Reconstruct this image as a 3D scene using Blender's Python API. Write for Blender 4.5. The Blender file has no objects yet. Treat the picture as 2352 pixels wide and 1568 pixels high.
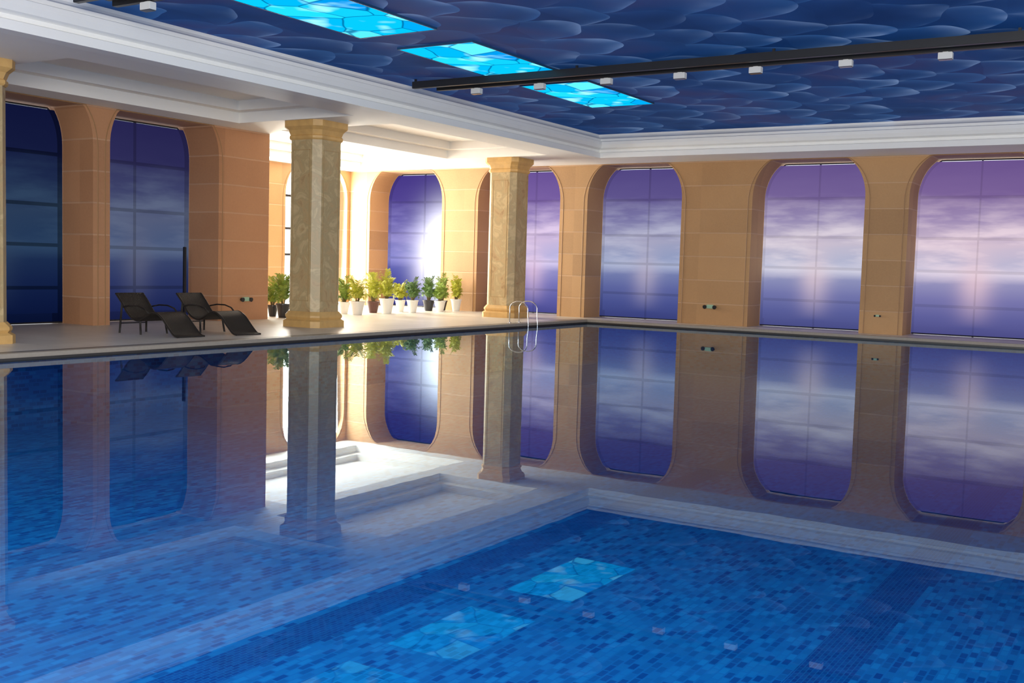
import bpy, bmesh, math, random
from mathutils import Vector, Matrix
random.seed(4)
SC=bpy.context.scene; COL=SC.collection
try: SC.view_settings.view_transform='Standard'
except Exception: pass
PI=math.pi
# ---------------------------------------------------------------- camera
F_,PT,RL,PS,CX,CY=2452.58,0.07097,0.02808,0.55758,13.586,-25.597
_R=Vector((math.cos(PS),math.sin(PS),0));_F0=Vector((-math.sin(PS),math.cos(PS),0));_Z=Vector((0,0,1))
_F=math.cos(PT)*_F0-math.sin(PT)*_Z;_U=math.sin(PT)*_F0+math.cos(PT)*_Z
cam=bpy.data.cameras.new('camera');co=bpy.data.objects.new('camera',cam);COL.objects.link(co)
r_=math.cos(RL)*_R+math.sin(RL)*_U;u_=math.cos(RL)*_U-math.sin(RL)*_R
m=Matrix((( r_.x,u_.x,-_F.x,CX),(r_.y,u_.y,-_F.y,CY),(r_.z,u_.z,-_F.z,1.5),(0,0,0,1)))
co.matrix_world=m; cam.sensor_width=36; cam.lens=F_/2352*36; cam.clip_end=300
SC.camera=co
def unproj(px,py,axis,val):
    dx,dy=px-1176,py-784
    xi=dx*math.cos(RL)+dy*math.sin(RL); yi=-dx*math.sin(RL)+dy*math.cos(RL)
    d=_R*(xi/F_)-_U*(yi/F_)+_F; C=Vector((CX,CY,1.5)); t=(val-C[axis])/d[axis]
    return C+t*d
# ---------------------------------------------------------------- dims
ZD=.087; ZC=4.38; ZT=4.99; CB=.47; YW=1.11; XL=-4.54; XA=-9.4; YE=-7.4; ZW=4.365
XE=23; YN=-33
COLX=-2.08; COLY=[-.85,-8.51,-16.17]
# ---------------------------------------------------------------- node helper
class NT:
    def __init__(s,name):
        s.m=bpy.data.materials.new(name); s.m.use_nodes=True; s.t=s.m.node_tree; s.t.nodes.clear()
        s.out=s.t.nodes.new('ShaderNodeOutputMaterial')
    def n(s,ty,**k):
        x=s.t.nodes.new(ty)
        for a,b in k.items(): setattr(x,a,b)
        return x
    def set(s,inp,v):
        if isinstance(v,bpy.types.NodeSocket): s.t.links.new(v,inp)
        elif v is not None:
            if isinstance(v,(tuple,list)) and len(v)==3 and inp.type=='RGBA': v=(*v,1)
            inp.default_value=v
    def math(s,op,a,b=None,c=None,clamp=False):
        x=s.n('ShaderNodeMath',operation=op); x.use_clamp=clamp
        s.set(x.inputs[0],a)
        if b is not None: s.set(x.inputs[1],b)
        if c is not None: s.set(x.inputs[2],c)
        return x.outputs[0]
    def mix(s,f,a,b,mode='MIX'):
        x=s.n('ShaderNodeMix',data_type='RGBA',blend_type=mode)
        s.set(x.inputs[0],f);s.set(x.inputs[6],a);s.set(x.inputs[7],b); return x.outputs[2]
    def pos(s):
        g=s.n('ShaderNodeNewGeometry'); x=s.n('ShaderNodeSeparateXYZ'); s.t.links.new(g.outputs['Position'],x.inputs[0]); return g.outputs['Position'],x.outputs
    def obj(s):
        g=s.n('ShaderNodeTexCoord'); x=s.n('ShaderNodeSeparateXYZ'); s.t.links.new(g.outputs['Object'],x.inputs[0]); return g.outputs['Object'],x.outputs
    def comb(s,x,y,z):
        c=s.n('ShaderNodeCombineXYZ'); s.set(c.inputs[0],x);s.set(c.inputs[1],y);s.set(c.inputs[2],z); return c.outputs[0]
    def noise(s,vec,scale,detail=3,rough=.5,dist=0):
        x=s.n('ShaderNodeTexNoise'); 
        if vec is not None: s.set(x.inputs['Vector'],vec)
        x.inputs['Scale'].default_value=scale;x.inputs['Detail'].default_value=detail;x.inputs['Roughness'].default_value=rough;x.inputs['Distortion'].default_value=dist
        return x.outputs[0]
    def ramp(s,f,stops,interp='LINEAR'):
        x=s.n('ShaderNodeValToRGB'); e=x.color_ramp; e.interpolation=interp
        while len(e.elements)<len(stops): e.elements.new(.5)
        for i,(p,c) in enumerate(stops):
            e.elements[i].position=p; e.elements[i].color=(*c,1) if len(c)==3 else c
        s.set(x.inputs[0],f); return x.outputs[0]
    def rng(s,v,a,b,c=0,d=1):
        x=s.n('ShaderNodeMapRange'); s.set(x.inputs[0],v)
        for i,q in enumerate((a,b,c,d)): x.inputs[i+1].default_value=q
        return x.outputs[0]
    def bump(s,h,st=.3,dist=.02):
        x=s.n('ShaderNodeBump'); x.inputs['Strength'].default_value=st;x.inputs['Distance'].default_value=dist;s.set(x.inputs['Height'],h);return x.outputs[0]
    def pbsdf(s,col,rough=.5,metal=0,normal=None,em=None,es=0,spec=.5):
        x=s.n('ShaderNodeBsdfPrincipled'); s.set(x.inputs['Base Color'],col);s.set(x.inputs['Roughness'],rough);s.set(x.inputs['Metallic'],metal)
        x.inputs['Specular IOR Level'].default_value=spec
        if normal is not None:s.set(x.inputs['Normal'],normal)
        if em is not None:s.set(x.inputs['Emission Color'],em);s.set(x.inputs['Emission Strength'],es)
        s.t.links.new(x.outputs[0],s.out.inputs[0]); return s.m
def simple(name,col,rough=.5,metal=0,var=.12,scale=8,spec=.5):
    a=NT(name); p,_=a.pos(); n=a.noise(p,scale)
    c=a.mix(n,tuple(v*(1-var) for v in col),tuple(min(1,v*(1+var)) for v in col))
    return a.pbsdf(c,rough,metal,spec=spec)
# ---------------------------------------------------------------- materials
def stone(name,c1,c2,off=0):
    a=NT(name); p,xyz=a.pos()
    n=a.noise(p,1.3,4); n2=a.noise(p,25,3)
    base=a.mix(n,c1,c2); base=a.mix(a.math('MULTIPLY',n2,.35),base,tuple(v*.55 for v in c1))
    zz=a.math('DIVIDE',a.math('ADD',xyz[2],off),.62)
    wn=a.n('ShaderNodeTexWhiteNoise',noise_dimensions='2D'); a.set(wn.inputs['Vector'],a.comb(a.math('FLOOR',zz),a.math('FLOOR',a.math('DIVIDE',a.math('ADD',xyz[0],xyz[1]),1.9)),0))
    base=a.mix(a.math('MULTIPLY',wn.outputs[0],.3),base,tuple(min(1,v*1.5) for v in c2))
    fz=a.math('FRACT',zz)
    j=a.rng(a.math('ABSOLUTE',a.math('SUBTRACT',fz,.03)),.012,.04,1,0)
    base=a.mix(a.math('MULTIPLY',j,.3),base,(.66,.46,.31))
    h=a.math('SUBTRACT',a.math('MULTIPLY',n2,.25),j)
    return a.pbsdf(base,.65,0,a.bump(h,.6,.012))
M={}
M['stone_r']=stone('stone_right',(.37,.195,.080),(.46,.265,.115))
M['stone_l']=stone('stone_left',(.39,.175,.08),(.46,.235,.115))
M['mould']=simple('stone_moulding',(.31,.165,.07),.6)
M['white']=simple('white_plaster',(.88,.86,.81),.7,var=.03,scale=2)
M['soffit']=simple('soffit_plaster',(.86,.83,.78),.7,var=.03,scale=1)
# deck
a=NT('deck_tile'); p,_=a.pos(); b=a.n('ShaderNodeTexBrick'); a.set(b.inputs['Vector'],p); b.offset=0
for k,v in {'Scale':1,'Brick Width':.6,'Row Height':.6,'Mortar Size':.006}.items(): b.inputs[k].default_value=v
b.inputs['Color1'].default_value=(.54,.49,.41,1);b.inputs['Color2'].default_value=(.60,.55,.47,1);b.inputs['Mortar'].default_value=(.35,.31,.26,1)
M['deck']=a.pbsdf(a.mix(a.math('MULTIPLY',a.noise(p,3,5),.3),b.outputs[0],(.64,.59,.52)),.35)
M['gutter']=simple('dark_gutter',(.03,.025,.022),.4)
M['coping']=simple('coping_stone',(.30,.26,.21),.45,scale=20)
# pool tiles
def brick(a,vec,w,h,c1,c2,mo,ms):
    b=a.n('ShaderNodeTexBrick'); a.set(b.inputs['Vector'],vec)
    for k,v in {'Scale':1,'Brick Width':w,'Row Height':h,'Mortar Size':ms,'Bias':0,'Mortar Smooth':.2}.items(): b.inputs[k].default_value=v
    b.inputs['Color1'].default_value=(*c1,1);b.inputs['Color2'].default_value=(*c2,1);b.inputs['Mortar'].default_value=(*mo,1)
    return b.outputs[0]
C1,C2,CM=(.0,.075,.31),(.012,.30,.66),(.008,.21,.54)
a=NT('pool_mosaic_floor'); p,xyz=a.pos()
sw=a.comb(xyz[1],xyz[0],0)
t1=brick(a,sw,.11,.055,C1,C2,CM,.007)
t1=a.mix(a.math('MULTIPLY',a.noise(p,1.1,3),.2),t1,(.0,.14,.44))
t2=brick(a,sw,.06,.03,(.0,.065,.29),(.003,.12,.40),(.008,.18,.48),.003)
lane=None
for lx in (14.8,11.83,8.75):
    l=a.math('LESS_THAN',a.math('ABSOLUTE',a.math('SUBTRACT',xyz[0],lx)),.17)
    lane=l if lane is None else a.math('MAXIMUM',lane,l)
M['pfloor']=a.pbsdf(a.mix(lane,t1,t2),.4)
a=NT('pool_mosaic_wall'); p,xyz=a.pos()
v=a.comb(a.math('ADD',xyz[0],xyz[1]),xyz[2],0)
M['pwall']=a.pbsdf(brick(a,v,.11,.055,C1,C2,CM,.007),.4)
# water
a=NT('pool_water'); p,xyz=a.pos()
fr=a.n('ShaderNodeFresnel'); fr.inputs['IOR'].default_value=1.34
tr=a.n('ShaderNodeBsdfTransparent'); tr.inputs[0].default_value=(.68,.91,1,1)
gl=a.n('ShaderNodeBsdfGlossy'); gl.inputs['Roughness'].default_value=.003; gl.inputs['Color'].default_value=(.76,.90,1,1)
bp=a.bump(a.noise(p,1.6,2),.015,.02); a.set(gl.inputs['Normal'],bp)
mx=a.n('ShaderNodeMixShader'); a.set(mx.inputs[0],fr.outputs[0]); a.t.links.new(tr.outputs[0],mx.inputs[1]);a.t.links.new(gl.outputs[0],mx.inputs[2]);a.t.links.new(mx.outputs[0],a.out.inputs[0])
M['water']=a.m
# marble
a=NT('column_marble'); p,xyz=a.pos()
n=a.noise(p,2.6,6,.6,.9); c=a.ramp(n,[(.3,(.32,.20,.09)),(.42,(.46,.32,.155)),(.50,(.40,.30,.15)),(.60,(.54,.40,.21)),(.70,(.42,.29,.135)),(.8,(.30,.19,.08))])
M['marble']=a.pbsdf(c,.42)
M['gold']=simple('cream_gold_stone',(.58,.35,.12),.5,var=.25,scale=6)
M['gilt']=simple('gilt_line',(.40,.27,.12),.4,0)
# scale ceiling
a=NT('scale_print_ceiling'); p,xyz=a.pos()
nz=a.n('ShaderNodeTexNoise'); nz.inputs['Scale'].default_value=.7; nz.inputs['Detail'].default_value=1; a.set(nz.inputs['Vector'],p)
sp=a.n('ShaderNodeSeparateXYZ'); a.t.links.new(nz.outputs['Color'],sp.inputs[0])
X=a.math('ADD',xyz[0],a.math('MULTIPLY',sp.outputs[0],1.0)); Y=a.math('ADD',xyz[1],a.math('MULTIPLY',sp.outputs[1],1.0))
vv=a.math('DIVIDE',X,.80); uu=a.math('DIVIDE',Y,1.25)
row=a.math('FLOOR',vv); off=a.math('MULTIPLY',a.math('FLOORED_MODULO',row,2),.5)
uo=a.math('ADD',uu,off); fu=a.math('SUBTRACT',a.math('FRACT',uo),.5); fv=a.math('SUBTRACT',vv,row)
def arc(f): return a.math('SQRT',a.math('MAXIMUM',a.math('SUBTRACT',1,a.math('MULTIPLY',a.math('MULTIPLY',f,f),4)),0))
d1=a.math('SUBTRACT',arc(fu),fv)
uo2=a.math('ADD',uo,.5); fu2=a.math('SUBTRACT',a.math('FRACT',uo2),.5)
d2=a.math('SUBTRACT',a.math('ADD',arc(fu2),1),fv)
s1=a.math('GREATER_THAN',d1,0)
d=a.math('ADD',a.math('MULTIPLY',d1,s1),a.math('MULTIPLY',d2,a.math('SUBTRACT',1,s1)))
idu=a.math('ADD',a.math('MULTIPLY',a.math('FLOOR',uo),s1),a.math('MULTIPLY',a.math('ADD',a.math('FLOOR',uo2),37),a.math('SUBTRACT',1,s1)))
wn=a.n('ShaderNodeTexWhiteNoise',noise_dimensions='2D'); a.set(wn.inputs['Vector'],a.comb(idu,a.math('SUBTRACT',row,a.math('SUBTRACT',1,s1)),0))
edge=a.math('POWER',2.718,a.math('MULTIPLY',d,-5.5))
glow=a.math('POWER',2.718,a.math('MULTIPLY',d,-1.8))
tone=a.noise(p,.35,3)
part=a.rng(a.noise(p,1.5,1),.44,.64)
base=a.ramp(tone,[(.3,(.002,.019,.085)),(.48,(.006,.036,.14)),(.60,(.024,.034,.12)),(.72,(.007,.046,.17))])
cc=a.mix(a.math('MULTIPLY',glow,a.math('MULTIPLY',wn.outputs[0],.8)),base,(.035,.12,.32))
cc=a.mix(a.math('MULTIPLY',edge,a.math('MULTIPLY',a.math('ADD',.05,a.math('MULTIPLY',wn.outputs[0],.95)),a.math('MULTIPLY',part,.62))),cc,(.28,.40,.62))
M['scale']=a.pbsdf(cc,.7,0,em=cc,es=.55,spec=.06)  # print also emits a little, making up for missing light on the ceiling
M['black']=simple('black_metal',(.012,.012,.014),.4)
M['railpanel']=simple('bronze_panel',(.05,.04,.025),.45)
M['spot']=simple('white_lamp_metal',(.66,.66,.65),.35,var=.02)
M['dull']=simple('grey_green_plastic',(.33,.50,.34),.4,var=.05)
M['frameblue']=simple('dark_blue_frame',(.01,.06,.14),.4)
M['lens']=simple('lamp_lens',(.05,.05,.06),.2,var=.02)
# skylight glass
a=NT('stained_glass_turquoise'); p,xyz=a.obj()
nv=a.n('ShaderNodeTexNoise'); nv.inputs['Scale'].default_value=.8; nv.inputs['Detail'].default_value=1; a.set(nv.inputs['Vector'],p)
vm=a.n('ShaderNodeVectorMath',operation='MULTIPLY_ADD'); a.t.links.new(nv.outputs['Color'],vm.inputs[0]); vm.inputs[1].default_value=(.5,.5,0); a.t.links.new(p,vm.inputs[2])
v=a.n('ShaderNodeTexVoronoi',feature='DISTANCE_TO_EDGE'); a.set(v.inputs['Vector'],vm.outputs[0]); v.inputs['Scale'].default_value=1.25
v2=a.n('ShaderNodeTexVoronoi'); a.set(v2.inputs['Vector'],vm.outputs[0]); v2.inputs['Scale'].default_value=1.25
s2=a.n('ShaderNodeSeparateXYZ'); a.t.links.new(v2.outputs['Color'],s2.inputs[0])
c=a.ramp(s2.outputs[0],[(0,(.0,.18,.50)),(.35,(.0,.34,.62)),(.75,(.01,.45,.66)),(1,(.12,.60,.74))])
c=a.mix(a.math('MULTIPLY',a.rng(a.noise(p,1.4,2),.54,.74),.75),c,(.45,.88,.95))
ln=a.rng(v.outputs[0],.006,.026,.75,0)
c=a.mix(ln,c,(.0,.05,.15))
e=a.n('ShaderNodeEmission'); a.set(e.inputs[0],c); e.inputs[1].default_value=1.8; a.t.links.new(e.outputs[0],a.out.inputs[0]); M['sky']=a.m
# daylight pane
def pane(name,col,st):
    a=NT(name); p,xyz=a.pos(); e=a.n('ShaderNodeEmission'); a.set(e.inputs[0],a.mix(a.noise(p,.6),col,tuple(min(1,q*1.05) for q in col))); e.inputs[1].default_value=st
    a.t.links.new(e.outputs[0],a.out.inputs[0]); return a.m
M['pane']=pane('daylight_glass',(.9,.93,1),1.7); M['pane_hot']=pane('daylight_glass_bright',(1,.98,.94),3.5); M['pane_dim']=pane('daylight_glass_dim',(.8,.85,1),1.1)
# blind print
def blind(name,st,tint,glow=0,glx=0):
    a=NT(name); p,xyz=a.obj(); z=xyz[2]; x=xyz[0]
    sv=a.comb(a.math('MULTIPLY',x,.4),xyz[1],a.math('MULTIPLY',z,2.2))
    n=a.noise(sv,1.1,2,.5,.3)
    zz=a.math('ADD',z,a.math('MULTIPLY',a.math('SUBTRACT',n,.5),.5))
    zl=a.math('ADD',z,a.math('MULTIPLY',a.rng(z,1.5,2.2),a.math('SUBTRACT',zz,z)))
    f=a.math('DIVIDE',zl,4.4)
    c=a.ramp(f,[(0,(.065,.075,.25)),(.12,(.12,.14,.37)),(.22,(.20,.22,.47)),(.31,(.32,.35,.57)),(.36,(.72,.74,.85)),(.42,(.54,.58,.73)),(.52,(.68,.63,.72)),(.66,(.38,.33,.53)),(.80,(.21,.15,.36)),(1,(.15,.10,.30))])
    st1=a.rng(a.noise(sv,1.5,4,.55),.44,.68)
    band=a.math('MULTIPLY',a.rng(z,1.2,1.9),a.rng(z,3.6,2.5))
    c=a.mix(a.math('MULTIPLY',a.math('MULTIPLY',st1,band),.7),c,(1.0,.93,.94))
    g=a.math('POWER',2.718,a.math('MULTIPLY',a.math('MULTIPLY',x,x),-7))
    c=a.mix(a.math('MULTIPLY',a.math('MULTIPLY',g,a.rng(z,.3,1.3)),a.math('MULTIPLY',a.rng(z,2.6,1.4),.6)),c,(.95,.76,.76))
    c=a.mix(1,c,tint,'MULTIPLY')
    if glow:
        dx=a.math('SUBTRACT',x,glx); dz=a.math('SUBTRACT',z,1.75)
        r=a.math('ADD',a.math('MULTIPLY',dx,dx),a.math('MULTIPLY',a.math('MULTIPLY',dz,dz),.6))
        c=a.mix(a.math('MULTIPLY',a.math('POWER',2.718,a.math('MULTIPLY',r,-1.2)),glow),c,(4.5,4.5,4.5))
    e=a.n('ShaderNodeEmission'); a.set(e.inputs[0],c); e.inputs[1].default_value=st  # daylight coming through the fabric is put in as emission
    t=a.n('ShaderNodeBsdfTransparent'); a.set(t.inputs[0],c)
    mx=a.n('ShaderNodeMixShader'); mx.inputs[0].default_value=.09
    a.t.links.new(e.outputs[0],mx.inputs[1]);a.t.links.new(t.outputs[0],mx.inputs[2]);a.t.links.new(mx.outputs[0],a.out.inputs[0]); return a.m
# ---------------------------------------------------------------- mesh helpers
def build(name,bm,mat,parent=None,kind=None,smooth=False,loc=None):
    bmesh.ops.recalc_face_normals(bm,faces=bm.faces)
    me=bpy.data.meshes.new(name); bm.to_mesh(me); bm.free()
    for p in me.polygons: p.use_smooth=smooth
    o=bpy.data.objects.new(name,me); COL.objects.link(o); me.materials.append(M[mat] if isinstance(mat,str) else mat)
    if parent: o.parent=parent
    if kind: o['kind']=kind
    if loc: o.location=loc
    return o
def thing(name,label,cat,loc=(0,0,0),rz=0,group=None):
    o=bpy.data.objects.new(name,None); COL.objects.link(o); o.location=loc; o.rotation_euler=(0,0,rz); o.empty_display_size=.2
    o['label']=label;o['category']=cat
    if group:o['group']=group
    return o
def box(bm,x0,x1,y0,y1,z0,z1,bev=0):
    vs=[bm.verts.new((x,y,z)) for x in (x0,x1) for y in (y0,y1) for z in (z0,z1)]
    fs=[(0,1,3,2),(4,6,7,5),(0,4,5,1),(2,3,7,6),(0,2,6,4),(1,5,7,3)]
    F=[bm.faces.new([vs[i] for i in f]) for f in fs]
    if bev:
        es=list({e for f in F for e in f.edges}); bmesh.ops.bevel(bm,geom=es,offset=bev,segments=2,affect='EDGES')
    return bm
def tube(bm,pts,r,n=8,closed=False):
    pts=[Vector(p) for p in pts]; rings=[]
    N=len(pts); up=None
    for i,p in enumerate(pts):
        a=pts[max(0,i-1)] if not closed else pts[i-1]; b=pts[min(N-1,i+1)] if not closed else pts[(i+1)%N]
        t=(b-a).normalized()
        if up is None: up=Vector((0,0,1)) if abs(t.z)<.9 else Vector((1,0,0))
        s=t.cross(up).normalized(); up=s.cross(t).normalized()
        rr=r[i] if isinstance(r,(list,tuple)) else r
        rings.append([bm.verts.new(p+(s*math.cos(k*2*PI/n)+up*math.sin(k*2*PI/n))*rr) for k in range(n)])
    for i in range(N-1 if not closed else N):
        A=rings[i];B=rings[(i+1)%N]
        for k in range(n): bm.faces.new((A[k],A[(k+1)%n],B[(k+1)%n],B[k]))
    if not closed: bm.faces.new(rings[0]);bm.faces.new(rings[-1])
    return bm
def lathe(bm,prof,n=24,cx=0,cy=0,cap=True):
    rings=[[bm.verts.new((cx+r*math.cos(2*PI*k/n),cy+r*math.sin(2*PI*k/n),z)) for k in range(n)] for r,z in prof]
    for A,B in zip(rings,rings[1:]):
        for k in range(n): bm.faces.new((A[k],A[(k+1)%n],B[(k+1)%n],B[k]))
    if cap: bm.faces.new(rings[0]);bm.faces.new(rings[-1])
    return bm
def octa(bm,prof,ch=.14):
    rings=[]
    for w,z in prof:
        c=w-ch
        P=[(w,-c),(w,c),(c,w),(-c,w),(-w,c),(-w,-c),(-c,-w),(c,-w)]
        rings.append([bm.verts.new((x,y,z)) for x,y in P])
    for A,B in zip(rings,rings[1:]):
        for k in range(8): bm.faces.new((A[k],A[(k+1)%8],B[(k+1)%8],B[k]))
    bm.faces.new(rings[0]);bm.faces.new(rings[-1]); return bm
RISE=[.10]   # how far the true arch crown lies above the ceiling that cuts it off
def archpts(a,b,z0,zt,rx=.82,rz=1.05,n=14):
    P=[(a,z0)]; T=zt+RISE[0]
    for i in range(n+1):
        t=PI-i/n*PI/2; P.append((a+rx+rx*math.cos(t),min(zt,T-rz+rz*math.sin(t))))
    for i in range(n+1):
        t=PI/2-i/n*PI/2; P.append((b-rx+rx*math.cos(t),min(zt,T-rz+rz*math.sin(t))))
    P.append((b,z0)); return P
def archface(bm,pts):
    n=len(pts); V=[bm.verts.new(p) for p in pts]
    for i in range(n//2-1): bm.faces.new((V[i],V[i+1],V[n-2-i],V[n-1-i]))
def wall(name,mapf,s0,s1,openings,mat,thick,z0=ZD,z1=ZC,mould=True):
    bm=bmesh.new()
    def quad(*q): bm.faces.new([bm.verts.new(p) for p in q])
    for d in (0,thick):
        s=s0
        for a,b in openings:
            if a-s>1e-4: quad(mapf(s,z0,d),mapf(a,z0,d),mapf(a,z1,d),mapf(s,z1,d))
            P=archpts(a,b,z0,ZW)[1:-1]
            for p,q in zip(P,P[1:]):
                if q[0]-p[0]>1e-5: quad(mapf(p[0],p[1],d),mapf(q[0],q[1],d),mapf(q[0],z1,d),mapf(p[0],z1,d))
            s=b
        quad(mapf(s,z0,d),mapf(s1,z0,d),mapf(s1,z1,d),mapf(s,z1,d))
    for a,b in openings:
        P=archpts(a,b,z0,ZW)
        for p,q in zip(P,P[1:]): quad(mapf(*p,0),mapf(*q,0),mapf(*q,thick),mapf(*p,thick))
    for s in (s0,s1): quad(mapf(s,z0,0),mapf(s,z0,thick),mapf(s,z1,thick),mapf(s,z1,0))
    bmesh.ops.remove_doubles(bm,verts=bm.verts,dist=.0005)
    w=build(name,bm,mat,kind='structure')
    for a,b in openings if mould else ():
        bm=bmesh.new(); off=.11
        pts=[mapf(s,z,.0) for s,z in archpts(a-off,b+off,z0,ZC-.012,.82+off,1.05+off)]
        tube(bm,pts,.012,6); build('arch_moulding',bm,'mould',w)
    return w
# ---------------------------------------------------------------- shell
mr=lambda s,z,d:(s,YW+d,z)
ml=lambda s,z,d:(XL-d,s,z)
ma=lambda s,z,d:(XA-d,s,z)
OR=[(-8.57,-5.73),(-4.40,-1.58),(-.70,2.15),(4.10,6.94),(7.97,10.81),(12.75,15.6),(16.6,19.45)]
OL=[(-18.9,-16.1),(-15.05,-12.15),(-11.76,-8.93)]
OA=[(-5.65,-2.85),(-1.83,.98)]
wall('wall_right',mr,XA,XE,OR,'stone_r',1.3)
RISE[0]=.34
wall('wall_left',ml,-24,YE,OL,'stone_l',1.3)
RISE[0]=.10
wall('wall_alcove',ma,YE,YW,OA,'stone_r',.9)
bm=bmesh.new(); box(bm,XA-.9,XL-1.3,YE-.6,YE,ZD,ZC); build('wall_recess',bm,'stone_l',kind='structure')
# windows and blinds
def window(idx,mapf,a,b,depth,panemat,zbar=(3.45,2.45,1.65,.8),zb=.2):
    bm=bmesh.new(); archface(bm,[mapf(s,z,depth+.14) for s,z in archpts(a+.02,b-.02,ZD+zb,ZW-.01)])
    w=build('window_%d'%idx,bm,panemat,kind='structure')
    bm=bmesh.new(); c=(a+b)/2
    def bar(s0,s1,z0,z1):
        q0=mapf(s0,z0,depth+.06);q1=mapf(s1,z1,depth+.11)
        box(bm,min(q0[0],q1[0]),max(q0[0],q1[0]),min(q0[1],q1[1]),max(q0[1],q1[1]),z0,z1)
    bar(c-.018,c+.018,ZD,ZW-.02)
    for z in zbar: bar(a+.03,b-.03,z-.035,z+.035)
    tube(bm,[mapf(s,z,depth+.09) for s,z in archpts(a+.03,b-.03,ZD,ZW-.03)],.02,6)
    build('window_frame',bm,'black',w)
def roller(mapf,a,b,depth,mat,label,group,top=ZW-.065):
    c=(a+b)/2; o=Vector(mapf(c,0,depth))
    rz=0 if abs(Vector(mapf(c+1,0,depth)).x-o.x)>.5 else PI/2
    t=thing('roller_blind',label,'blind',(o.x,o.y,0),rz,group)
    w=(b-a)/2
    P=[(s,z) for s,z in archpts(-w+.006,w-.006,ZD+.008,ZW-.006)]
    Q=[(s,min(z,top)) for s,z in P]
    bm=bmesh.new(); archface(bm,[(s,0,z) for s,z in Q])
    build('blind_fabric',bm,mat,t)
    bm=bmesh.new(); tube(bm,[(-w+.02,0,ZD+.025),(w-.02,0,ZD+.025)],.015,8); build('hem_bar',bm,'black',t)
G='printed sunset blinds in the arched windows of the right wall'
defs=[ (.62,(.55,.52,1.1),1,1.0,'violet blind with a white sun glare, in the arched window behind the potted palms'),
 (.85,(1.0,.86,1.10),0,0,'light violet printed blind in the arched window right behind the far marble column'),
 (.60,(.78,.84,1.05),0,0,'bluish violet printed blind in the arched window above the far corner of the pool'),
 (.80,(.96,.92,.98),0,0,'pale lilac printed blind in the arched window between the two emergency lights'),
 (.82,(1.06,.92,.98),0,0,'pinkish printed blind in the widest arched window at the right edge of the photo'),None,None]
wi=1
for (a_,b_),df in zip(OR,defs):
    window(wi,mr,a_,b_,.95,'pane')
    if df:
        st,ti,gl_,glx,lb=df; roller(mr,a_,b_,.95,blind('sunset_print_%d'%wi,st,ti,gl_,glx),lb,G)
    wi+=1
G2='printed blinds in the dark left wall'
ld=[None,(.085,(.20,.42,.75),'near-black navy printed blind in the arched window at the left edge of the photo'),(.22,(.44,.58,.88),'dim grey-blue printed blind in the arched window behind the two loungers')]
RISE[0]=.34
for (a_,b_),df in zip(OL,ld):
    window(wi,ml,a_,b_,.95,'pane_dim'); wi+=1
    if df: roller(ml,a_,b_,.95,blind('dim_print_%d'%wi,df[0],df[1]),df[2],G2)  # weaker backlight put into the lower emission strength
RISE[0]=.10
for a_,b_ in OA: window(wi,ma,a_,b_,.35,'pane_hot',zb=0); wi+=1
# deck floor (L shape) and pool
def plane(bm,x0,x1,y0,y1,z): return bm.faces.new([bm.verts.new(q) for q in ((x0,y0,z),(x1,y0,z),(x1,y1,z),(x0,y1,z))])
bm=bmesh.new(); box(bm,XA-1,-.18,YN,YW+1.4,-.3,ZD); box(bm,-.18,XE,.18,YW+1.4,-.3,ZD); build('floor',bm,'deck',kind='structure')
bm=bmesh.new()
plane(bm,-.18,XE,YN,.18,-1.0); build('pool_basin',bm,'pfloor',kind='structure')
bm=bmesh.new(); box(bm,-.12,0,YN,0,-1,-.02); box(bm,-.12,XE,0,.12,-1,-.02); build('pool_wall',bm,'pwall',kind='structure')
bm=bmesh.new(); box(bm,-.18,.02,YN,-.02,.035,ZD+.012,.006); box(bm,-.18,XE,-.02,.18,.035,ZD+.012,.006); build('trim_1',bm,'coping',kind='structure')
bm=bmesh.new(); box(bm,-.12,-.003,YN,-.0,-.02,.036); box(bm,-.12,XE,.003,.12,-.02,.036); build('trim_2',bm,'gutter',kind='structure')
bm=bmesh.new(); box(bm,-.34,-.22,YN,.3,ZD-.01,ZD+.004); box(bm,-.22,XE,.22,.32,ZD-.01,ZD+.004); build('trim_3',bm,'gutter',kind='structure')
bm=bmesh.new(); plane(bm,0,XE,YN,0,0); wt=build('pool_water',bm,'water'); wt['label']='still clear blue water filling the swimming pool'; wt['category']='water'; wt['kind']='stuff'
# ceiling
bm=bmesh.new(); box(bm,CB-.3,XE,YN,-CB+.3,ZT,ZT+.1); build('ceiling',bm,'scale',kind='structure')
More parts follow.
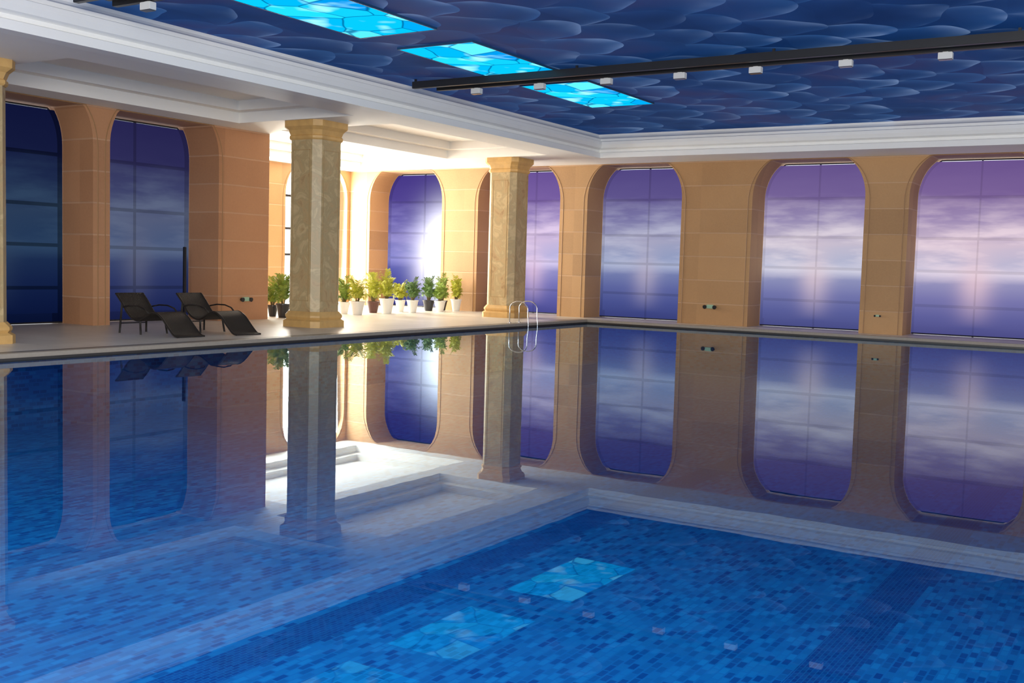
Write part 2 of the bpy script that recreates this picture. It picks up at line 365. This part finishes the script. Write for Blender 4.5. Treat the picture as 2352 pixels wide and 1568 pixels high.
# soffit with coffers
holes=[(-8.5,-4.3,-6.9,.55)]
for i in range(3): holes.append((-3.75,-.55,COLY[i]-7.0,COLY[i]-.6))
xs=sorted({XA-1,CB}|{h[0] for h in holes}|{h[1] for h in holes}); ys=sorted({YN,YW+1.4,-CB}|{h[2] for h in holes}|{h[3] for h in holes})
bm=bmesh.new()
for i in range(len(xs)-1):
    for j in range(len(ys)-1):
        cx,cy=(xs[i]+xs[i+1])/2,(ys[j]+ys[j+1])/2
        if not any(h[0]<cx<h[1] and h[2]<cy<h[3] for h in holes): plane(bm,xs[i],xs[i+1],ys[j],ys[j+1],ZC)
plane(bm,CB,XE,-CB,YW+1.4,ZC)
for h in holes:
    x0,x1,y0,y1=h
    for k,(ins,za,zb) in enumerate(((0,ZC,ZC+.22),(.28,ZC+.22,ZC+.42))):
        X0,X1,Y0,Y1=x0+ins,x1-ins,y0+ins,y1-ins
        for p,q in (((X0,Y0),(X1,Y0)),((X1,Y0),(X1,Y1)),((X1,Y1),(X0,Y1)),((X0,Y1),(X0,Y0))):
            bm.faces.new([bm.verts.new((*p,za)),bm.verts.new((*q,za)),bm.verts.new((*q,zb)),bm.verts.new((*p,zb))])
    i=.28
    for r in ((x0,x1,y0,y0+i),(x0,x1,y1-i,y1),(x0,x0+i,y0+i,y1-i),(x1-i,x1,y0+i,y1-i)): plane(bm,*r,ZC+.22)
    plane(bm,x0+i,x1-i,y0+i,y1-i,ZC+.42)
build('ceiling_soffit',bm,'soffit',kind='structure')
# cornice (mitred L sweep)
prof=[(.47,4.37),(.49,4.37),(.49,4.50),(.44,4.52),(.44,4.58),(.52,4.62),(.56,4.70),(.56,4.78),(.50,4.80),(.50,4.86),(.42,4.90),(.39,4.94),(.39,5.0),(.2,5.0),(.2,4.37)]
bm=bmesh.new(); R=[]
for k in range(3):
    R.append([bm.verts.new(((d,YN,z),(d,-d,z),(XE,-d,z))[k]) for d,z in prof])
for A,B in zip(R,R[1:]):
    for k in range(len(prof)): bm.faces.new((A[k],A[(k+1)%len(prof)],B[(k+1)%len(prof)],B[k]))
build('trim_4',bm,'white',kind='structure')
# ---------------------------------------------------------------- columns
cl=['far octagonal marble column with gold capital beside the pool ladder','large octagonal marble column with gold capital left of the potted palms','marble column with gold base cut by the left edge of the photo']
for y,l in zip(COLY,cl):
    t=thing('marble_column',l,'column',(COLX,y,ZD),0,'marble columns along the pool deck')
    bm=bmesh.new(); octa(bm,[(.52,0),(.52,.13),(.47,.17),(.49,.21),(.49,.25),(.44,.33)]); build('column_base',bm,'gold',t)
    bm=bmesh.new(); octa(bm,[(.43,.33),(.43,3.9)]); 
    build('column_shaft',bm,'marble',t)
    H=ZC-ZD
    bm=bmesh.new(); octa(bm,[(.44,3.9),(.46,3.93),(.46,3.98),(.44,4.0),(.47,4.10),(.53,4.17),(.53,H)]); build('column_capital',bm,'gold',t)
    bm=bmesh.new()
    for sx in (-1,1):
        for s in (-.23,.23):
            box(bm,s-.008,s+.008,sx*.43-.006,sx*.43+.006,.55,3.7); box(bm,sx*.43-.006,sx*.43+.006,s-.008,s+.008,.55,3.7)
        for z in (.55,3.68):
            box(bm,-.23,.23,sx*.43-.006,sx*.43+.006,z,z+.016); box(bm,sx*.43-.006,sx*.43+.006,-.23,.23,z,z+.016)
    build('gilt_border',bm,'gilt',t)
# ---------------------------------------------------------------- skylights
s2=[unproj(x,y,2,ZT) for x,y in ((925,108),(1090,92),(1312,172),(1130,178))]
SX0=(s2[0].x+s2[3].x)/2; SX1=(s2[1].x+s2[2].x)/2; SL=(s2[3].y+s2[2].y)/2-(s2[0].y+s2[1].y)/2; SY0=(s2[0].y+s2[1].y)/2
s3=[unproj(x,y,2,ZT) for x,y in ((1235,203),(1420,193),(1500,235),(1345,245))]
s1=[unproj(x,y,2,ZT) for x,y in ((1005,60),(830,85))]
SL*=.95
y3=(s3[2].y+s3[3].y)/2; y1=(s1[0].y+s1[1].y)/2; y2=SY0+SL
sl=['turquoise stained glass ceiling panel at the top of the photo, nearest the camera','turquoise stained glass ceiling panel just in front of the long black rail','small-looking turquoise stained glass ceiling panel beyond the long black rail']
for yy,l in zip((y1,y2,y3),sl):
    W=SX1-SX0
    t=thing('stained_glass_panel',l,'ceiling light',((SX0+SX1)/2,yy-SL/2,ZT-.03),0,'stained glass ceiling panels')
    bm=bmesh.new(); box(bm,-W/2,W/2,-SL/2,SL/2,0,.03); build('glass',bm,'sky',t)
    bm=bmesh.new()
    for r in ((-W/2-.02,W/2+.02,-SL/2-.02,-SL/2),(-W/2-.02,W/2+.02,SL/2,SL/2+.02),(-W/2-.02,-W/2,-SL/2,SL/2),(W/2,W/2+.02,-SL/2,SL/2)): box(bm,*r,-.005,.03)
    build('frame',bm,'frameblue',t)
# ---------------------------------------------------------------- rails + spots
def rail(y,label):
    t=thing('track_rail',label,'lighting rail',(CB+.45,y,ZT))
    L=XE-CB-.6
    for dy,x0,nm in ((-.19,0,0),(.19,.3,1)):
        bm=bmesh.new(); box(bm,x0,L,dy-.045,dy+.045,-.18,-.05,.006); build('rail_bar',bm,'black',t)
    bm=bmesh.new(); box(bm,.25,L,-.145,.145,-.11,-.06); build('cover_panel',bm,'railpanel',t)
    for k in range(7):
        bm=bmesh.new(); x=.05+k*3.5; box(bm,x-.02,x+.02,-.20,-.17,-.06,0); build('hanger',bm,'black',t)
    return t
ry=sum(unproj(x,y,2,ZT-.18).y for x,y in ((1240,190),(1736,152),(2172,121)))/3-.19
rail(ry,'long black lighting rail crossing the blue scale-patterned ceiling, carrying seven white spotlights')
ry2=unproj(240,20,2,ZT-.18).y-.19
rail(ry2,'short visible piece of black lighting rail at the top left corner of the photo')
def spot(x,y,label,grp):
    t=thing('spotlight',label,'spotlight',(x,y,ZT-.18),0,grp)
    bm=bmesh.new(); box(bm,-.04,.04,-.03,.03,-.01,0,.003); build('bracket',bm,'spot',t)
    bm=bmesh.new(); box(bm,-.10,.10,-.055,.055,-.11,-.01,.006); build('lamp_housing',bm,'spot',t,smooth=False)
    bm=bmesh.new(); box(bm,-.096,.096,-.052,.052,-.118,-.108,.002); build('lens',bm,'lens',t)
ords=['first','second','third','fourth','fifth','sixth','seventh']
for (px,py),o in zip([(1095,208),(1240,198),(1393,187),(1562,175),(1736,160),(1943,147),(2172,128)],ords):
    q=unproj(px,py,1,ry+.19); spot(q.x,ry+.19,'white spotlight on the long black ceiling rail, %s from the cornice end'%o,'white rail spotlights')
q=unproj(340,3,1,ry2+.19); spot(q.x,ry2+.19,'single white spotlight at the top left edge of the photo','white rail spotlights')
# ---------------------------------------------------------------- ladder
M['steel']=simple('stainless_steel',(.62,.62,.64),.22,1,var=.03)
t=thing('pool_ladder','stainless steel pool ladder with two curved handrails at the far corner','pool ladder',(-.0,-3.06,ZD))
for dy in (-.22,.22):
    pts=[(-.42,dy,0),(-.42,dy,.28)]
    for i in range(13):
        a_=PI-i/12*PI; pts.append((-.16+.26*math.cos(a_),dy,.36+.18*math.sin(a_)))
    pts+=[(.10,dy,.2),(.12,dy,0),(.12,dy,-.9)]
    bm=bmesh.new(); tube(bm,pts,.012,10); h=build('handrail',bm,'steel',t,smooth=True)
    bm=bmesh.new(); lathe(bm,[(.045,0),(.045,.012),(.025,.018)],16,-.42,dy); build('floor_flange',bm,'steel',h)
for z in (-.3,-.55,-.8):
    bm=bmesh.new(); box(bm,.08,.16,-.22,.22,z-.015,z+.015,.005); build('step',bm,'steel',t)
# ---------------------------------------------------------------- emergency lights
def elight(loc,rz,label,sc=1,hm='spot'):
    t=thing('emergency_light',label,'emergency light',loc,rz,'emergency lights on the stone piers')
    bm=bmesh.new(); box(bm,-.11,.11,-.06,0,-.05,.06,.01); build('housing',bm,hm,t)
    for s in (-1,1):
        bm=bmesh.new(); tube(bm,[(s*.15,-.02,.0),(s*.15,-.09,-.01)],[.045,.06],14); build('lamp_head',bm,'black',t)
    t.scale=(sc,)*3
elight((3.08,YW,.56),0,'twin-head emergency light on the broad pier right of the bluish blind',.9,'dull')
elight((7.38,YW,.53),0,'small twin-head emergency light on the narrow pier near the right edge',.42,'dull')
elight((XL,-8.12,.56),PI/2,'twin-head emergency light on the left pier above the loungers',.85,'dull')
# ---------------------------------------------------------------- loungers
a=NT('dark_wicker'); p,xyz=a.obj(); w=a.n('ShaderNodeTexWave',wave_type='BANDS',bands_direction='Y'); a.set(w.inputs['Vector'],p); w.inputs['Scale'].default_value=18
c=a.mix(w.outputs[0],(.006,.005,.005),(.028,.022,.018)); M['wicker']=a.pbsdf(c,.5,0,a.bump(w.outputs[0],.5,.01),spec=.25)
def catmull(P,n=6):
    out=[];P=[P[0]]+P+[P[-1]]
    for i in range(1,len(P)-2):
        p0,p1,p2,p3=P[i-1:i+3]
        for k in range(n):
            t_=k/n; out.append(tuple(.5*((2*p1[j])+(-p0[j]+p2[j])*t_+(2*p0[j]-5*p1[j]+4*p2[j]-p3[j])*t_*t_+(-p0[j]+3*p1[j]-3*p2[j]+p3[j])*t_**3) for j in range(2)))
    out.append(P[-2]); return out
def lounger(x,y,rz,label,sc):
    t=thing('wicker_lounger',label,'sun lounger',(x,y,ZD),rz,'dark wicker loungers on the deck')
    t.scale=sc
    W=.27
    def panel(name,prof,parent):
        bm=bmesh.new(); A=[]
        for s,z in prof: A.append([bm.verts.new((s,yy,z+dz)) for yy,dz in ((-W,.0),(W,0),(W,-.025),(-W,-.025))])
        for P,Q in zip(A,A[1:]):
            for k in range(4): bm.faces.new((P[k],P[(k+1)%4],Q[(k+1)%4],Q[k]))
        bm.faces.new(A[0]);bm.faces.new(A[-1]); return build(name,bm,'wicker',parent)
    back=catmull([(0,.82),(.14,.66),(.30,.45),(.42,.34)])
    seat=catmull([(.42,.34),(.58,.29),(.76,.36),(.92,.46),(1.05,.47),(1.20,.38),(1.36,.20),(1.50,.06),(1.60,.03)])
    panel('backrest',back,t); panel('seat',seat,t)
    for s in (-1,1):
        bm=bmesh.new(); tube(bm,[(q[0],s*W,q[1]-.012) for q in back+seat[1:]],.018,8); build('side_rail',bm,'wicker',t,smooth=True)
        bm=bmesh.new(); tube(bm,[(.22,s*(W+.02),.54),(.40,s*(W+.04),.58),(.62,s*(W+.04),.58),(.80,s*(W+.03),.53),(.9,s*(W+.02),.44)],.015,8); build('armrest',bm,'wicker',t,smooth=True)
        bm=bmesh.new(); tube(bm,[(.14,s*(W-.02),.62),(.10,s*(W),.0)],.017,8); build('leg',bm,'wicker',t)
        bm=bmesh.new(); tube(bm,[(.62,s*(W-.02),.30),(.66,s*(W),.0)],.017,8); build('leg',bm,'wicker',t)
    bm=bmesh.new(); tube(bm,[(.11,-W,.2),(.11,W,.2)],.012,6); build('crossbar',bm,'black',t)
q=unproj(297,762,2,ZD); lounger(q.x,q.y,-.03,'dark wicker chaise lounger with curved foot end, nearer the left edge',(1.07,1.06,.88))
q=unproj(433,758,2,ZD); lounger(q.x,q.y,-.03,'dark wicker chaise lounger with curved foot end, nearer the big marble column',(1.04,1.06,.88))
# dark post
q=unproj(424,600,0,XL-.45)
t=thing('black_post','slim black post standing at the window edge behind the second lounger','post',(q.x,q.y,ZD))
bm=bmesh.new(); box(bm,-.03,.03,-.03,.03,.03,1.62,.008); build('pole',bm,'black',t)
bm=bmesh.new(); lathe(bm,[(.14,0),(.14,.02),(.05,.035)],20); build('base',bm,'black',t)
# ---------------------------------------------------------------- plants
def leafmat(n,c1,c2):
    a=NT(n); p,_=a.pos(); c=a.mix(a.noise(p,5,3),c1,c2); return a.pbsdf(c,.5)
M['leaf_y']=leafmat('yellow_green_leaf',(.34,.40,.02),(.58,.54,.06)); M['leaf_g']=leafmat('green_leaf',(.14,.26,.03),(.34,.43,.07)); M['leaf_d']=leafmat('dark_green_leaf',(.05,.13,.03),(.16,.27,.07))
M['pot_w']=simple('white_ceramic',(.78,.76,.70),.3,var=.03); M['pot_b']=simple('black_pot',(.02,.02,.022),.35); M['pot_r']=simple('dark_red_pot',(.09,.03,.02),.4); M['soil']=simple('soil',(.05,.03,.02),.9); M['stem']=simple('stem',(.18,.14,.05),.7)
def plant(x,y,pot,leaf,H,R,label,seed,ph=.36,pr=.17):
    rnd=random.Random(seed)
    t=thing('potted_palm',label,'potted plant',(x,y,ZD),rnd.random()*6,'potted palms lined up behind the columns')
    bm=bmesh.new(); lathe(bm,[(pr*.62,0),(pr*.66,.02),(pr*.85,ph*.55),(pr,ph*.9),(pr*1.08,ph*.92),(pr*1.08,ph),(pr*.95,ph),(pr*.9,ph*.9)],24); build('pot',bm,pot,t,smooth=False)
    bm=bmesh.new(); lathe(bm,[(pr*.9,ph*.88),(pr*.88,ph*.93)],20); build('soil',bm,'soil',t)
    bs=bmesh.new(); bl=bmesh.new()
    for k in range(30):
        az=k*2.4+rnd.random()*.5; el=rnd.uniform(.55,1.45); L=rnd.uniform(.7,1.1)*(H-ph)*(.75+.25*math.sin(el))
        h=Vector((math.cos(az),math.sin(az),0)); pts=[];n=9
        base=Vector((h.x*.03,h.y*.03,ph*.9))
        p=base.copy()
        for i in range(n+1):
            pts.append(p.copy()); ang2=el-(i/n)**1.5*rnd.uniform(1.1,1.5)
            p=p+(h*math.cos(ang2)*R/(H-ph)*.68+Vector((0,0,math.sin(ang2))))*L/n
        tube(bs,pts,[.007*(1-.7*i/n) for i in range(n+1)],4)
        sd=Vector((-h.y,h.x,0))
        for i in range(2,n+1):
            for fr in (0,.33,.66):
                if i+fr>n: continue
                a0=pts[i]; b0=pts[min(n,i+1)]; c0=a0.lerp(b0,fr); tg=(pts[i]-pts[i-1]).normalized()
                ll=.14*(1-.55*abs((i+fr)/n-.55)*1.6)
                for s in (-1,1):
                    d=(sd*s*.8+tg*.6+Vector((0,0,-.35*rnd.random()))).normalized()*ll
                    w=tg*.0065
                    bl.faces.new([bl.verts.new(c0-w),bl.verts.new(c0+d*.5-w*1.3+Vector((0,0,.012))),bl.verts.new(c0+d),bl.verts.new(c0+d*.5+w*1.3+Vector((0,0,.012))),bl.verts.new(c0+w)])
    me_s=build('stem',bs,'stem',t); 
    me_l=build('foliage',bl,leaf,t)
PX=-4.8
PL=[(626,725,'pot_b','leaf_g',1.2,.26,'green palm in a dark pot half hidden by the left stone pier',.28,.13),
(650,722,'pot_b','leaf_g',1.40,.38,'green palm in a black pot just left of the large marble column',.34,.17),
(790,722,'pot_w','leaf_g',1.15,.30,'green palm in a white pot half hidden by the large marble column',.32,.15),
(820,724,'pot_w','leaf_y',1.35,.42,'yellow-green palm in the low wide white pot next to the large column',.36,.20),
(857,718,'pot_r','leaf_y',1.40,.38,'yellow-green palm in the only dark red-brown pot',.32,.17),
(888,720,'pot_w','leaf_y',1.45,.36,'tallest yellow palm in a large white pot right of the red-brown pot',.42,.20),
(919,718,'pot_w','leaf_y',1.2,.32,'yellow-green palm in a slim white pot beneath the glaring blind',.34,.14),
(947,720,'pot_w','leaf_d',1.25,.34,'dark green palm in a white pot left of the round black pot',.36,.16),
(984,716,'pot_b','leaf_d',1.3,.34,'dark green palm in the wide black pot amid white pots',.32,.17),
(1010,714,'pot_w','leaf_g',1.0,.26,'green palm in a white pot between the two black pots on the right',.32,.16),
(1036,713,'pot_b','leaf_g',1.38,.30,'tall green palm in a black pot, second from the right end of the row',.30,.16),
(1061,714,'pot_w','leaf_y',1.3,.24,'yellowish palm in a white pot at the right end of the row',.36,.16)]
for i,(px,py,pt,lf,H,R,lb,ph,pr) in enumerate(PL):
    q=unproj(px,py,0,PX-(.52 if i%2==0 else 0))
    plant(q.x,min(q.y,YW-.45),pt,lf,H,R,lb,i+3,ph,pr)
# ---------------------------------------------------------------- lights
w=bpy.data.worlds.new('world'); SC.world=w; w.use_nodes=True; bg=w.node_tree.nodes['Background']; bg.inputs[0].default_value=(.92,.95,1,1); bg.inputs[1].default_value=1.5
def area(name,loc,target,sx,sy,e,col):
    l=bpy.data.lights.new(name,'AREA'); l.shape='RECTANGLE'; l.size=sx;l.size_y=sy;l.energy=e;l.color=col
    o=bpy.data.objects.new(name,l); COL.objects.link(o); o.location=loc
    o.rotation_euler=(Vector(target)-Vector(loc)).to_track_quat('-Z','Y').to_euler(); return o
area('daylight_alcove',(XA-.2,-.4,2.3),(0,-.4,2.0),2.5,3.6,760,(1,.97,.86))
area('daylight_alcove_second',(XA-.2,-4.2,2.3),(0,-4.2,2.0),2.5,3.6,620,(1,.97,.86))
area('fill_behind',(18,-31,3.2),(2,-4,1.5),10,3,2900,(1,.97,.92))  # soft fill lamp added behind the camera to brighten the far walls
area('pool_hall_fill',(12,-22.6,4.9),(12,-22.6,0),20,9,1100,(1,.98,.96))  # added fill lamp, no real skylight here; brightens the pool floor
area('low_fill_behind',(4,-31.5,.8),(-2,-12,4.4),6,1.2,200,(1,.96,.88))  # low fill lamp added out of view, aimed up to brighten the left soffit
